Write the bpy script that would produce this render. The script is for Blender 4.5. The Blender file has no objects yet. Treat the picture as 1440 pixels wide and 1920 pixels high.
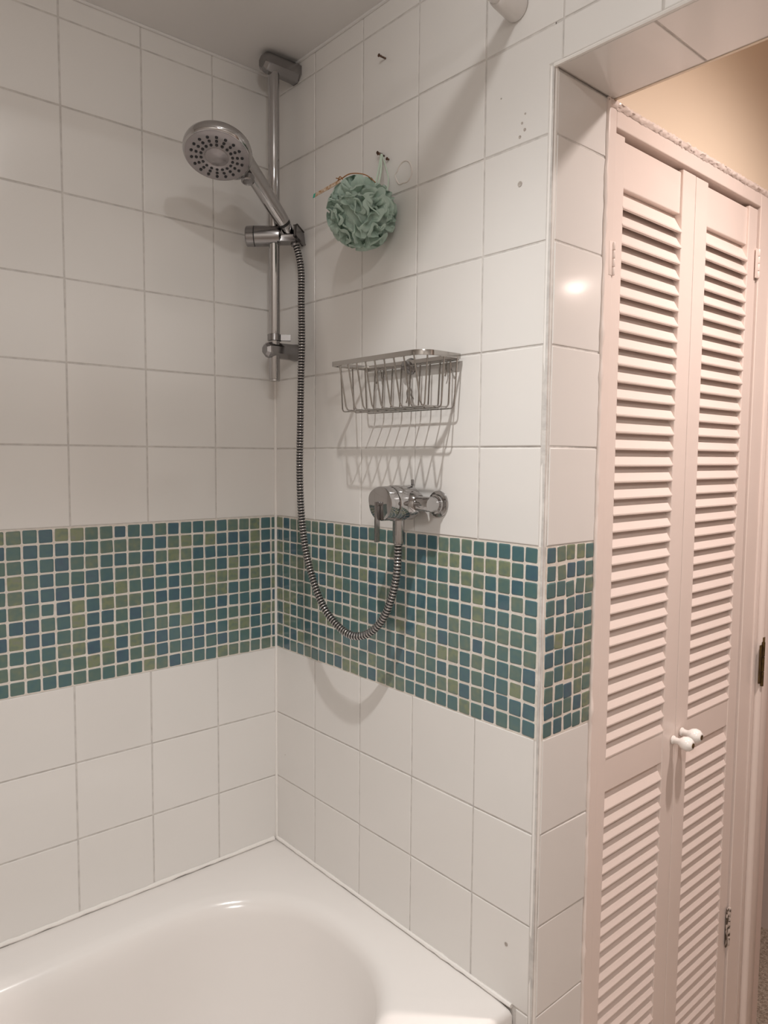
import bpy, bmesh, math, random
from math import pi, sin, cos, radians
from mathutils import Vector, Matrix
random.seed(7)
FZ = 1.32            # height of the calibrated origin (top edge of the mosaic band) above the floor
S = bpy.context.scene
COL = S.collection
# ------------------------------------------------------------------ camera
cam = bpy.data.cameras.new('camera')
cam_o = bpy.data.objects.new('camera', cam); COL.objects.link(cam_o)
RT = Vector((.7539, -.6570, .0077)); UP = Vector((.0432, .0612, .9972)); FW = Vector((.6556, .7514, -.0745))
M = Matrix((RT, UP, -FW)).transposed().to_4x4(); M.translation = Vector((-.9077, -1.4143, .1344 + FZ))
cam_o.matrix_world = M
cam.sensor_fit = 'VERTICAL'; cam.sensor_height = 36.0; cam.lens = 1372.9 / 1920 * 36.0
cam.clip_start = .02
S.camera = cam_o
# ------------------------------------------------------------------ world, exposure
w = bpy.data.worlds.new('world'); S.world = w; w.use_nodes = True
w.node_tree.nodes['Background'].inputs[0].default_value = (.9, .85, .8, 1)
w.node_tree.nodes['Background'].inputs[1].default_value = .05
S.view_settings.view_transform = 'Standard'; S.view_settings.look = 'None'
S.view_settings.gamma = 1; S.view_settings.use_curve_mapping = False
S.view_settings.exposure = 0.0
try:
    S.cycles.max_bounces = 10; S.cycles.diffuse_bounces = 6; S.cycles.glossy_bounces = 6
    S.cycles.caustics_reflective = False; S.cycles.sample_clamp_indirect = 3
except Exception: pass
# ------------------------------------------------------------------ lights (inside the fixtures built at the end; the disk is added fill)
L1 = (-.44, -.735, .875); L2 = (.47, -1.22, 1.0); L3 = (1.37, -1.645, .735); L4 = (-1.15, -1.85, .925)
def lamp(name, loc, power, color, r, beam=None):
    l = bpy.data.lights.new(name, 'POINT')
    if beam:      # reflector lamp: candlepower falls from straight down to the side, as an IES profile would give
        l.use_nodes = True; nt = l.node_tree; em = nt.nodes['Emission']
        tc = nt.nodes.new('ShaderNodeTexCoord'); sp = nt.nodes.new('ShaderNodeSeparateXYZ'); nt.links.new(tc.outputs['Normal'], sp.inputs[0])
        def mth(op, a, b):
            n = nt.nodes.new('ShaderNodeMath'); n.operation = op
            for i, v in ((0, a), (1, b)):
                if isinstance(v, (int, float)): n.inputs[i].default_value = v
                else: nt.links.new(v, n.inputs[i])
            return n.outputs[0]
        c = mth('MAXIMUM', mth('MULTIPLY', sp.outputs[2], beam[3]), 0.0)
        nt.links.new(mth('ADD', mth('MULTIPLY', mth('POWER', c, beam[2]), beam[1]), beam[0]), em.inputs['Strength'])
    l.energy = power; l.color = color; l.shadow_soft_size = r
    o = bpy.data.objects.new(name, l); COL.objects.link(o); o.location = (loc[0], loc[1], loc[2] + FZ)
    return o
lamp('bath_light', L1, 20.5, (1, .985, .96), .010, (.085, 2.7, 5, -1))
lamp("hall_light", L2, 42.0, (1, .87, .81), .03, (.012, 1.9, 2.6, -1))
lamp('wall_light', L3, .6, (1, .84, .74), .010)
la = bpy.data.lights.new('fill_light', 'AREA'); la.shape = 'DISK'; la.size = .30; la.energy = 16; la.color = (1, .985, .96)  # unseen disk light added behind the viewer to lift the lower walls
lo = bpy.data.objects.new('fill_light', la); COL.objects.link(lo); lo.location = (L4[0], L4[1], L4[2] + FZ)

# ------------------------------------------------------------------ materials
def mat(name, col, rough=.5, metal=0, coat=0, spec=.5, noise=None, bump=None, sss=0, trans=0):
    m = bpy.data.materials.new(name); m.use_nodes = True
    nt = m.node_tree; b = nt.nodes['Principled BSDF']
    b.inputs['Base Color'].default_value = (*col, 1); b.inputs['Roughness'].default_value = rough
    b.inputs['Metallic'].default_value = metal; b.inputs['Coat Weight'].default_value = coat
    b.inputs['Specular IOR Level'].default_value = spec
    if sss: b.inputs['Subsurface Weight'].default_value = sss; b.inputs['Subsurface Radius'].default_value = (.01, .01, .01)
    tc = nt.nodes.new('ShaderNodeTexCoord')
    if noise:
        sc, amt, col2 = noise
        n = nt.nodes.new('ShaderNodeTexNoise'); n.inputs['Scale'].default_value = sc; n.inputs['Detail'].default_value = 4
        nt.links.new(tc.outputs['Object'], n.inputs['Vector'])
        mr = nt.nodes.new('ShaderNodeMapRange'); mr.inputs[1].default_value = .5 - amt; mr.inputs[2].default_value = .5 + amt
        nt.links.new(n.outputs['Fac'], mr.inputs[0])
        mx = nt.nodes.new('ShaderNodeMix'); mx.data_type = 'RGBA'
        mx.inputs[6].default_value = (*col, 1); mx.inputs[7].default_value = (*col2, 1)
        nt.links.new(mr.outputs[0], mx.inputs[0]); nt.links.new(mx.outputs[2], b.inputs['Base Color'])
    if bump:
        sc, st = bump[:2]
        n = nt.nodes.new('ShaderNodeTexNoise'); n.inputs['Scale'].default_value = sc; n.inputs['Detail'].default_value = 3
        nt.links.new(tc.outputs['Object'], n.inputs['Vector'])
        bp = nt.nodes.new('ShaderNodeBump'); bp.inputs['Strength'].default_value = st; bp.inputs['Distance'].default_value = bump[2] if len(bump) > 2 else .002
        nt.links.new(n.outputs['Fac'], bp.inputs['Height']); nt.links.new(bp.outputs[0], b.inputs['Normal'])
    return m
M_tile = mat('glazed white tile', (.74, .715, .69), .12, spec=.5, noise=(2.5, .3, (.71, .69, .668)), bump=(14, .12, .002))
M_grout = mat('grey grout', (.50, .475, .455), .85, noise=(60, .15, (.62, .59, .56)), bump=(300, .3))
M_bandgrout = mat('pale grout', (.72, .68, .63), .7, noise=(90, .2, (.62, .56, .50)), bump=(250, .4))
M_sil = mat('white silicone', (.78, .75, .72), .3, bump=(90, .25))
M_ceil = mat('painted plaster ceiling', (.66, .64, .625), .55, bump=(40, .15))
M_paint = mat('plain painted wall', (.74, .70, .66), .6, bump=(40, .2))
M_cream = mat('cream painted wall', (.72, .60, .47), .45, bump=(30, .25))
M_wood = mat('pale pink gloss woodwork', (.78, .675, .625), .28, noise=(7, .25, (.75, .65, .60)), bump=(55, .12, .002))
M_dark = mat('dark cupboard interior', (.10, .075, .065), .8)
M_floor = mat('bathroom vinyl floor', (.45, .40, .36), .4, noise=(15, .2, (.40, .35, .31)))
M_carpet = mat('beige carpet', (.66, .54, .44), .95, noise=(120, .16, (.36, .27, .20)), bump=(300, 1, .01))
M_worn = mat('worn hinge paint', (.60, .52, .47), .4, noise=(110, .06, (.05, .035, .02)))
M_hall = mat('pinkish hall wall', (.62, .50, .45), .55, bump=(30, .2))
M_chrome = mat('chrome', (.46, .45, .45), .06, 1)
M_chrome2 = mat('satin chrome', (.30, .29, .29), .20, 1)
M_gap = mat('black gap', (.02, .02, .02), .5)
M_wire = mat('wire chrome', (.44, .42, .40), .16, 1)
M_face = mat('grey spray plate', (.33, .305, .31), .22, .5)
M_nub = mat('black rubber', (.012, .012, .014), .5)
M_bath = mat('white enamel', (.77, .735, .71), .16, spec=.5)
M_plast = mat('white plastic', (.66, .63, .61), .3)
M_knob = mat('white china', (.80, .77, .74), .12)
M_brass = mat('dark brass', (.16, .105, .035), .35, .8, noise=(80, .2, (.05, .03, .015)))
M_screw = mat('rusty screw', (.055, .035, .025), .45, .5, noise=(200, .2, (.14, .07, .04)))
M_plug = mat('red wall plug', (.30, .03, .02), .5)
M_cord = mat('pale green cord', (.50, .60, .50), .8)
M_string = mat('brown string', (.30, .13, .04), .8)
M_mark = mat('grey filler', (.50, .46, .42), .8, noise=(200, .2, (.34, .30, .27)))
M_glue = mat('old adhesive', (.64, .59, .55), .7)

def loofah_mat():
    m = bpy.data.materials.new('sage green netting'); m.use_nodes = True
    nt = m.node_tree; b = nt.nodes['Principled BSDF']
    b.inputs['Base Color'].default_value = (.40, .56, .465, 1); b.inputs['Roughness'].default_value = .6
    uv = nt.nodes.new('ShaderNodeTexCoord')
    wv = nt.nodes.new('ShaderNodeTexWave'); wv.inputs['Scale'].default_value = 380; wv.inputs['Distortion'].default_value = 3
    nt.links.new(uv.outputs['Object'], wv.inputs['Vector'])
    mx = nt.nodes.new('ShaderNodeMix'); mx.data_type = 'RGBA'
    mx.inputs[6].default_value = (.40, .52, .45, 1); mx.inputs[7].default_value = (.58, .70, .62, 1)
    nt.links.new(wv.outputs['Fac'], mx.inputs[0]); nt.links.new(mx.outputs[2], b.inputs['Base Color'])
    tr = nt.nodes.new('ShaderNodeBsdfTranslucent'); tr.inputs[0].default_value = (.45, .62, .52, 1)
    ms = nt.nodes.new('ShaderNodeMixShader'); ms.inputs[0].default_value = .25
    out = nt.nodes['Material Output']
    nt.links.new(b.outputs[0], ms.inputs[1]); nt.links.new(tr.outputs[0], ms.inputs[2]); nt.links.new(ms.outputs[0], out.inputs[0])
    bp = nt.nodes.new('ShaderNodeBump'); bp.inputs['Strength'].default_value = .5; bp.inputs['Distance'].default_value = .001
    nt.links.new(wv.outputs['Fac'], bp.inputs['Height']); nt.links.new(bp.outputs[0], b.inputs['Normal'])
    return m
M_puff = loofah_mat()

def glass_tile_mat():
    # every glass chip has its own hue (per-object random) with a cloudy drift inside the glass
    m = bpy.data.materials.new('glass mosaic'); m.use_nodes = True
    nt = m.node_tree; b = nt.nodes['Principled BSDF']; b.inputs['Roughness'].default_value = .12
    b.inputs['Coat Weight'].default_value = .5
    oi = nt.nodes.new('ShaderNodeObjectInfo')
    tc = nt.nodes.new('ShaderNodeTexCoord')
    add = nt.nodes.new('ShaderNodeVectorMath'); add.operation = 'MULTIPLY_ADD'
    add.inputs[1].default_value = (75, 75, 75)
    cmb = nt.nodes.new('ShaderNodeCombineXYZ')
    mu = nt.nodes.new('ShaderNodeMath'); mu.operation = 'MULTIPLY'; mu.inputs[1].default_value = 91
    nt.links.new(oi.outputs['Random'], mu.inputs[0]); nt.links.new(mu.outputs[0], cmb.inputs[0]); nt.links.new(mu.outputs[0], cmb.inputs[1])
    nt.links.new(tc.outputs['Object'], add.inputs[0]); nt.links.new(cmb.outputs[0], add.inputs[2])
    nz = nt.nodes.new('ShaderNodeTexNoise'); nz.inputs['Scale'].default_value = 1.0; nz.inputs['Detail'].default_value = 1
    nt.links.new(add.outputs[0], nz.inputs['Vector'])
    a2 = nt.nodes.new('ShaderNodeMath'); a2.operation = 'MULTIPLY_ADD'; a2.inputs[1].default_value = .42; 
    s2 = nt.nodes.new('ShaderNodeMath'); s2.operation = 'SUBTRACT'; s2.inputs[1].default_value = .21
    cp = nt.nodes.new('ShaderNodeMath'); cp.operation = 'MULTIPLY_ADD'; cp.inputs[1].default_value = .86; cp.inputs[2].default_value = .09
    nt.links.new(oi.outputs['Random'], cp.inputs[0]); nt.links.new(cp.outputs[0], s2.inputs[0])
    nt.links.new(nz.outputs['Fac'], a2.inputs[0]); nt.links.new(s2.outputs[0], a2.inputs[2])
    cr = nt.nodes.new('ShaderNodeValToRGB'); e = cr.color_ramp.elements
    stops = [(0, (.058, .105, .150)), (.14, (.060, .122, .155)), (.32, (.068, .142, .158)), (.50, (.082, .155, .150)),
             (.68, (.108, .170, .146)), (.82, (.145, .190, .145)), (.92, (.20, .235, .14)), (1, (.19, .215, .175))]
    e[0].position, e[0].color = stops[0][0], (*stops[0][1], 1); e[1].position, e[1].color = 1, (*stops[-1][1], 1)
    for p_, c_ in stops[1:-1]:
        x = e.new(p_); x.color = (*c_, 1)
    nt.links.new(a2.outputs[0], cr.inputs[0]); nt.links.new(cr.outputs[0], b.inputs['Base Color'])
    return m
M_mos = glass_tile_mat()

# ------------------------------------------------------------------ helpers
def finish(name, bm, m, parent=None, smooth=False, ang=40):
    me = bpy.data.meshes.new(name); bm.normal_update()
    if smooth:
        for f in bm.faces: f.smooth = True
        for e in bm.edges:
            if len(e.link_faces) == 2 and e.calc_face_angle(0) > radians(ang): e.smooth = False
    bm.to_mesh(me); bm.free()
    for x in (m if isinstance(m, (list, tuple)) else [m]): me.materials.append(x)
    o = bpy.data.objects.new(name, me); COL.objects.link(o)
    if parent is not None: o.parent = parent
    return o
def inst(name, me, loc, parent=None, rot=None, scale=None):
    o = bpy.data.objects.new(name, me); COL.objects.link(o); o.location = loc
    if rot is not None: o.rotation_euler = rot
    if scale is not None: o.scale = scale
    if parent is not None: o.parent = parent
    return o
def empty(name, loc, label=None, cat=None, group=None):
    o = bpy.data.objects.new(name, None); COL.objects.link(o); o.location = loc; o.empty_display_size = .05
    return tag(o, label, cat, group)
def tag(o, label=None, cat=None, group=None, kind=None):
    for k, v in (('label', label), ('category', cat), ('group', group), ('kind', kind)):
        if v: o[k] = v
    return o
def adopt(o, root):
    # child geometry is written in scene coordinates; keep it there under a root standing elsewhere
    o.parent = root; o.matrix_parent_inverse = Matrix.Translation(-Vector(root.location)); return o
def boxv(bm, a, b, bev=0, mi=0, seg=2):
    a = Vector(a); b = Vector(b)
    lo = Vector([min(a[i], b[i]) for i in range(3)]); hi = Vector([max(a[i], b[i]) for i in range(3)])
    r = bmesh.ops.create_cube(bm, size=1); vs = r['verts']
    for v in vs: v.co = Vector([(lo[i] + hi[i]) / 2 + v.co[i] * (hi[i] - lo[i]) for i in range(3)])
    fs = set(f for v in vs for f in v.link_faces)
    for f in fs: f.material_index = mi
    if bev:
        es = list(set(e for v in vs for e in v.link_edges))
        bmesh.ops.bevel(bm, geom=es, offset=bev, segments=seg, profile=.5, affect='EDGES')
def frame_from(d):
    d = Vector(d).normalized(); a = Vector((0, 0, 1)) if abs(d.z) < .9 else Vector((1, 0, 0))
    x = d.cross(a).normalized(); y = d.cross(x).normalized(); return x, y, d
def ring(bm, c, x, y, rx, ry, n, ph=0):
    return [bm.verts.new(Vector(c) + x * (rx * cos(ph + 2 * pi * i / n)) + y * (ry * sin(ph + 2 * pi * i / n))) for i in range(n)]
def bridge(bm, a, b, mi=0):
    n = len(a)
    for i in range(n):
        f = bm.faces.new((a[i], a[(i + 1) % n], b[(i + 1) % n], b[i])); f.material_index = mi
def lathe(bm, c, d, prof, n=32, mi=0, mis=None, caps=True):
    """prof: list of (distance along d, radius)"""
    x, y, d = frame_from(d); c = Vector(c); prev = None
    for k, (t, r) in enumerate(prof):
        rg = ring(bm, c + d * t, x, y, r, r, n)
        if prev: bridge(bm, prev, rg, mis[k - 1] if mis else mi)
        elif caps: f = bm.faces.new(rg); f.material_index = mi
        prev = rg
    if caps: f = bm.faces.new(prev[::-1]); f.material_index = mi
    bmesh.ops.recalc_face_normals(bm, faces=bm.faces)
def catmull(P, k=8):
    P = [Vector(p) for p in P]; Q = [P[0] * 2 - P[1]] + P + [P[-1] * 2 - P[-2]]; out = []
    for i in range(1, len(Q) - 2):
        a, b, c, d = Q[i - 1:i + 3]
        for j in range(k):
            t = j / k; out.append(.5 * ((2 * b) + (c - a) * t + (2 * a - 5 * b + 4 * c - d) * t * t + (3 * b - a - 3 * c + d) * t ** 3))
    out.append(P[-1]); return out
def sweep(bm, path, rads, n=10, mi=0, mis=None, closed=False, flat=None):
    path = [Vector(p) for p in path]
    if not isinstance(rads, (list, tuple)): rads = [rads] * len(path)
    N = len(path); x = None; rings = []
    for i in range(N):
        if closed: d = (path[(i + 1) % N] - path[i - 1]).normalized()
        else: d = (path[min(i + 1, N - 1)] - path[max(i - 1, 0)]).normalized()
        if x is None: x = frame_from(d)[0]
        x = (x - d * x.dot(d)).normalized(); y = d.cross(x)
        rings.append(ring(bm, path[i], x, y, rads[i], rads[i], n))
    for i in range(N - 1): bridge(bm, rings[i], rings[i + 1], mis[i] if mis else mi)
    if closed: bridge(bm, rings[-1], rings[0], mi)
    else:
        bm.faces.new(rings[0][::-1]).material_index = mi; bm.faces.new(rings[-1]).material_index = mi
def prism(bm, pts, y0, y1, axis='y', mi=0):
    """polygon pts (2D) extruded along an axis"""
    def P(u, v, t): return {'y': (u, t, v), 'x': (t, u, v), 'z': (u, v, t)}[axis]
    a = [bm.verts.new(P(u, v, y0)) for u, v in pts]; b = [bm.verts.new(P(u, v, y1)) for u, v in pts]
    bridge(bm, a, b, mi); bm.faces.new(a[::-1]).material_index = mi; bm.faces.new(b).material_index = mi
    bmesh.ops.recalc_face_normals(bm, faces=bm.faces)
def struct(name, bm, m, smooth=False):
    o = finish(name, bm, m, None, smooth); o['kind'] = 'structure'; return o
def simple_box(name, a, b, m, parent=None, bev=0, smooth=False):
    bm = bmesh.new(); boxv(bm, a, b, bev); return finish(name, bm, m, parent, smooth or bev > 0)

# ------------------------------------------------------------------ dimensions (calibrated frame, z=0 at the top of the band)
W = -.743; D = .137; P = .152; CEIL = .955; SOF = .700; HC = 1.12; FL = -FZ; XW = 1.42
G = .0012            # grout lies this far behind the tile faces
J = .0030            # joint width
# ------------------------------------------------------------------ room shell
o = simple_box('floor', (-1.8, .15, FL - .05), (.15, -2.7, FL), M_floor); o['kind'] = 'structure'
o = simple_box('floor', (.15, .15, FL - .05), (1.6, -2.7, FL + .004), M_carpet); o['kind'] = 'structure'
ceiling = simple_box('ceiling', (-1.8, .15, CEIL), (.152, -2.7, CEIL + .08), M_ceil); ceiling['kind'] = 'structure'
o = simple_box('ceiling', (.152, .15, HC), (1.6, -2.7, HC + .05), M_cream); o['kind'] = 'structure'
wall_left = simple_box('wall_left', (-1.8, G, FL), (.0, .12, CEIL), M_grout); wall_left['kind'] = 'structure'
wall_right = simple_box('wall_right', (G, W + G + .001, FL), (D - .002, .0, CEIL), M_grout); wall_right['kind'] = 'structure'
wall_return = simple_box('wall_return', (.006, W + G, FL), (D - .001, W + G + .002, SOF), M_grout); wall_return['kind'] = 'structure'
wall_lintel = simple_box('wall_lintel', (G, -1.70, SOF + G), (.152, W + .0005, CEIL), M_grout); wall_lintel['kind'] = 'structure'
simple_box('plaster', (.152, -1.70, SOF), (.157, .10, HC), M_cream, wall_lintel)
o = simple_box('wall_jamb', (0, -2.7, FL), (.152, -1.70, CEIL), M_paint); o['kind'] = 'structure'
o = simple_box('wall_back', (-1.8, -2.7, FL), (-1.75, .0, CEIL), M_paint); o['kind'] = 'structure'
o = simple_box('wall_front', (-1.8, -2.75, FL), (1.6, -2.7, HC), M_paint); o['kind'] = 'structure'
o = simple_box('wall_far', (XW, -2.7, FL), (XW + .1, .15, HC), M_hall); o['kind'] = 'structure'
o = simple_box('wall_end', (.152, .10, FL), (XW, .15, HC), M_hall); o['kind'] = 'structure'
# cream wall above the cupboard, in the plane of the cupboard front
wall_above = simple_box('wall_above', (D, W, .688), (.92, W + .09, HC), M_cream); wall_above['kind'] = 'structure'

# ------------------------------------------------------------------ square tiles
tile_cache = {}
def tile_mesh(wd, ht):
    key = (round(wd, 4), round(ht, 4))
    if key in tile_cache: return tile_cache[key]
    bm = bmesh.new(); t = .004; bv = .0011
    # front face looks along +Z of the tile's own frame, its face lies at z=0
    a = [bm.verts.new(((sx * wd / 2), (sy * ht / 2), -t)) for sx, sy in ((-1, -1), (1, -1), (1, 1), (-1, 1))]
    b = [bm.verts.new(((sx * wd / 2), (sy * ht / 2), -bv * .8)) for sx, sy in ((-1, -1), (1, -1), (1, 1), (-1, 1))]
    m_ = [bm.verts.new((sx * (wd / 2 - bv * .35), sy * (ht / 2 - bv * .35), -bv * .25)) for sx, sy in ((-1, -1), (1, -1), (1, 1), (-1, 1))]
    c = [bm.verts.new((sx * (wd / 2 - bv * 1.3), sy * (ht / 2 - bv * 1.3), 0)) for sx, sy in ((-1, -1), (1, -1), (1, 1), (-1, 1))]
    bridge(bm, a, b); bridge(bm, b, m_); bridge(bm, m_, c); bm.faces.new(c); bm.faces.new(a[::-1])
    me = bpy.data.meshes.new('tile'); bm.to_mesh(me); bm.free(); me.materials.append(M_tile)
    tile_cache[key] = me; return me
rt = random.Random(3)
def orient(u, v, n):     # columns: tile's own x, y, z in the scene
    return Matrix((Vector(u), Vector(v), Vector(n))).transposed().to_4x4()
O_L = orient((1, 0, 0), (0, 0, 1), (0, -1, 0))       # left wall faces -y
O_R = orient((0, -1, 0), (0, 0, 1), (-1, 0, 0))      # right wall faces -x
O_S = orient((1, 0, 0), (0, 1, 0), (0, 0, -1)); O_S = orient((1, 0, 0), (0, -1, 0), (0, 0, -1))
def put(parent, name, me, pos, O, jit=.0018):
    R = Matrix.Rotation(rt.gauss(0, jit), 4, 'X') @ Matrix.Rotation(rt.gauss(0, jit), 4, 'Y') @ Matrix.Rotation(rt.gauss(0, jit * .8), 4, 'Z')
    o = bpy.data.objects.new(name, me); COL.objects.link(o); o.parent = parent
    o.matrix_world = Matrix.Translation(Vector(pos)) @ O @ R
    return o
def tiles(parent, plane, us, zs, jit=.0018, at=0.0):
    """us / zs: joint lines; plane 'L' (y=0), 'R' (x=0), 'V' (y=W), 'S' (z=SOF)"""
    for u0, u1 in zip(us, us[1:]):
        for z0, z1 in zip(zs, zs[1:]):
            wd = abs(u1 - u0) - J; ht = abs(z1 - z0) - J; uc = (u0 + u1) / 2; zc = (z0 + z1) / 2
            me = tile_mesh(wd, ht); off = rt.gauss(0, .00025)
            if plane == 'L': put(parent, 'tile', me, (uc, off, zc), O_L, jit)
            if plane == 'R': put(parent, 'tile', me, (off, uc, zc), O_R, jit)
            if plane == 'V': put(parent, 'tile', me, (uc, W + off, zc), O_L, jit)
            if plane == 'S': put(parent, 'tile', me, (zc, uc, SOF + off), orient((0, -1, 0), (1, 0, 0), (0, 0, -1)) @ Matrix.Identity(4), jit)
up = [0, P, 2 * P, 3 * P, 4 * P, 5 * P, 6 * P, CEIL]
lowL = [-5 * P, -4 * P, -3 * P, -2 * P]
cL = [-.0012, -.1500, -.3010, -.4524, -.6040, -.7560, -.9080, -1.060]
tiles(wall_left, 'L', cL, up); tiles(wall_left, 'L', cL, lowL)
cR = [-.0012, -.1504, -.3042, -.4564, -.6098, W + .009]; cRt = cR[:-1] + [-.7554]
lowR = [-5 * P + .002, -4 * P, -3 * P, -2 * P + .002]
tiles(wall_right, 'R', cR, up[:5]); tiles(wall_right, 'R', cR[:-1], up[4:6]); tiles(wall_right, 'R', cRt, up[5:]); tiles(wall_right, 'R', cR, lowR)
tiles(wall_right, 'R', [-.708, W + .009], [-7 * P, -6 * P, -5 * P + .002])
tiles(wall_return, 'V', [.008, D], [0, P, 2 * P, 3 * P, 4 * P, SOF - .001], .004)
tiles(wall_return, 'V', [.008, D], [-8 * P, -7 * P, -6 * P] + lowR, .004)
# the tile at the top of the outside corner is cut to an L round the lintel
bm = bmesh.new()
yl, yr, yo, z_a, z_b, z_c = -.6098 - J / 2, W + .009 + J / 2, -.7554 + J / 2, 4 * P + J / 2, SOF + .0055, 5 * P - J / 2
Lp_ = [(yl, z_a), (yr, z_a), (yr, z_b), (yo, z_b), (yo, z_c), (yl, z_c)]
sg = [(-1, 1), (1, 1), (1, 1), (1, 1), (1, -1), (-1, -1)]
rA = [bm.verts.new((.004, y, z)) for y, z in Lp_]; rB = [bm.verts.new((.0009, y, z)) for y, z in Lp_]
rC = [bm.verts.new((0, y + .0013 * a, z + .0013 * b)) for (y, z), (a, b) in zip(Lp_, sg)]
bridge(bm, rA, rB); bridge(bm, rB, rC); bm.faces.new(rC); bmesh.ops.recalc_face_normals(bm, faces=bm.faces)
finish('tile', bm, M_tile, wall_right)
tiles(wall_lintel, 'R', [-.7554, -.9075, -1.0600, -1.212, -1.364, -1.516, -1.668], [SOF + .004, 5 * P, 6 * P, CEIL])
tiles(wall_lintel, 'S', [W - .001, -.894, -1.046, -1.198, -1.350, -1.502, -1.654], [.004, .150], .004)
# ------------------------------------------------------------------ mosaic band
def chip_mesh(wd, ht):
    key = ('m', round(wd, 4), round(ht, 4))
    if key in tile_cache: return tile_cache[key]
    bm = bmesh.new(); r = .0016
    def loop(ins, z):
        x, y, q = wd / 2 - ins, ht / 2 - ins, r
        return [bm.verts.new((a, b, z)) for a, b in ((-x + q, -y), (x - q, -y), (x, -y + q), (x, y - q), (x - q, y), (-x + q, y), (-x, y - q), (-x, -y + q))]
    a, b, c, d = loop(0, -.004), loop(0, -.0009), loop(.0007, -.0002), loop(.0022, .0001)
    bridge(bm, a, b); bridge(bm, b, c); bridge(bm, c, d); bm.faces.new(d)
    for f in bm.faces: f.smooth = len(f.verts) == 4
    me = bpy.data.meshes.new('mosaic_tile'); bm.to_mesh(me); bm.free(); me.materials.append(M_mos)
    tile_cache[key] = me; return me
rc = random.Random(11)
def band(parent, plane, us, nz, zt, zb, wob):
    pz = (zt - zb) / nz
    for i, (u0, u1) in enumerate(zip(us, us[1:])):
        for k in range(nz):
            wd = abs(u1 - u0) - .0031; ht = pz - .0031
            me = chip_mesh(wd, ht)
            uc = (u0 + u1) / 2 + rc.gauss(0, wob); zc = zt - (k + .5) * pz + rc.gauss(0, wob); off = rc.gauss(0, .0002)
            if plane == 'L': O = O_L; pos = (uc, off, zc)
            if plane == 'R': O = O_R; pos = (off, uc, zc)
            if plane == 'V': O = O_L; pos = (uc, W + off, zc)
            R = Matrix.Rotation(rc.gauss(0, .006), 4, 'X') @ Matrix.Rotation(rc.gauss(0, .006), 4, 'Y') @ Matrix.Rotation(rc.gauss(0, wob * 45), 4, 'Z')
            o = bpy.data.objects.new('mosaic_tile', me); COL.objects.link(o); o.parent = parent
            o.matrix_world = Matrix.Translation(Vector(pos)) @ O @ R
q = .0276
usL = [0, -.0135] + [-.0135 - q * i for i in range(1, 27)]
band(wall_left, 'L', usL, 11, -.001, -.304, .00035)
q2 = (.7335) / 27
band(wall_right, 'R', [-.001 - q2 * i for i in range(28)], 11, -.0005, -.3025, .0004)
q3 = (D - .0085) / 5
band(wall_return, 'V', [.0085 + q3 * i for i in range(6)], 11, -.0005, -.3025, .0009)
# the rest of the left band, outside the picture, joined
bm = bmesh.new()
for i in range(11):
    for k in range(11):
        x1 = -.0135 - q * (26 + i); z1 = -.001 - k * .02755
        boxv(bm, (x1 - q + .0026, .0001, z1 - .0250), (x1, .004, z1), 0)
o = finish('mosaic_tiles', bm, M_mos, wall_left); o['kind'] = 'stuff'
# pale grout of the band
simple_box('mosaic_grout', (-1.06, G * .55, -.3045), (0, G + .001, 0), M_bandgrout, wall_left)
simple_box('mosaic_grout', (G * .55, W + .006, -.3035), (G + .001, 0, 0), M_bandgrout, wall_right)
simple_box('mosaic_grout', (.006, W + G * .55, -.3035), (D, W + G + .001, 0), M_bandgrout, wall_return)
# corner bead (quarter round) down the outside corner, and under the lintel edge
bm = bmesh.new()
def bead(bm, z0, z1, wob=.0003, r=.0072, n=24):
    prev = None
    for i in range(n + 1):
        z = z0 + (z1 - z0) * i / n; c = Vector((.0082 + rc.gauss(0, wob), W + .0082 + rc.gauss(0, wob), z))
        rg = [bm.verts.new(c + Vector((-cos(a), -sin(a), 0)) * r) for a in [radians(t) for t in (-12, 10, 30, 50, 70, 90, 102)]]
        if prev:
            for j in range(6): bm.faces.new((prev[j], prev[j + 1], rg[j + 1], rg[j]))
        prev = rg
bead(bm, -1.2, SOF + .003)
o = finish('corner_bead', bm, M_sil, wall_right, True, 80)
bm = bmesh.new(); sweep(bm, [(.003, -1.69 + .95 * i / 20, SOF + .003 + rc.gauss(0, .0003)) for i in range(21)], .0034, 8)
finish('edge_bead', bm, M_sil, wall_lintel, True)
# silicone up the inside corner
bm = bmesh.new(); sweep(bm, [(-.0016, -.0016, FL + .5 + (CEIL - FL - .5) * i / 40) for i in range(41)], [.0034 + rc.gauss(0, .0003) for _ in range(41)], 8)
finish('corner_sealant', bm, M_sil, wall_left, True)
bm = bmesh.new(); sweep(bm, [(-1.05 + 1.04 * i / 60, -.002, -.7575 + rc.gauss(0, .0004)) for i in range(61)], [.0042 + rc.gauss(0, .0006) for _ in range(61)], 8)
finish('bath_sealant', bm, M_sil, wall_left, True)
bm = bmesh.new(); sweep(bm, [(-.002, -.70 * i / 40 - .002, -.7575 + rc.gauss(0, .0003)) for i in range(41)], [.0040 + rc.gauss(0, .0004) for _ in range(41)], 8)
finish('bath_sealant', bm, M_sil, wall_right, True)
# ceiling coving line
bm = bmesh.new(); sweep(bm, [(-1.7 + 1.7 * i / 30, -.002, CEIL - .001) for i in range(31)], .0035, 8); finish('ceiling_sealant', bm, M_ceil, wall_left, True)
bm = bmesh.new(); sweep(bm, [(-.002, -1.6 * i / 30, CEIL - .001) for i in range(31)], .0035, 8); finish('ceiling_sealant', bm, M_ceil, wall_right, True)
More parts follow.
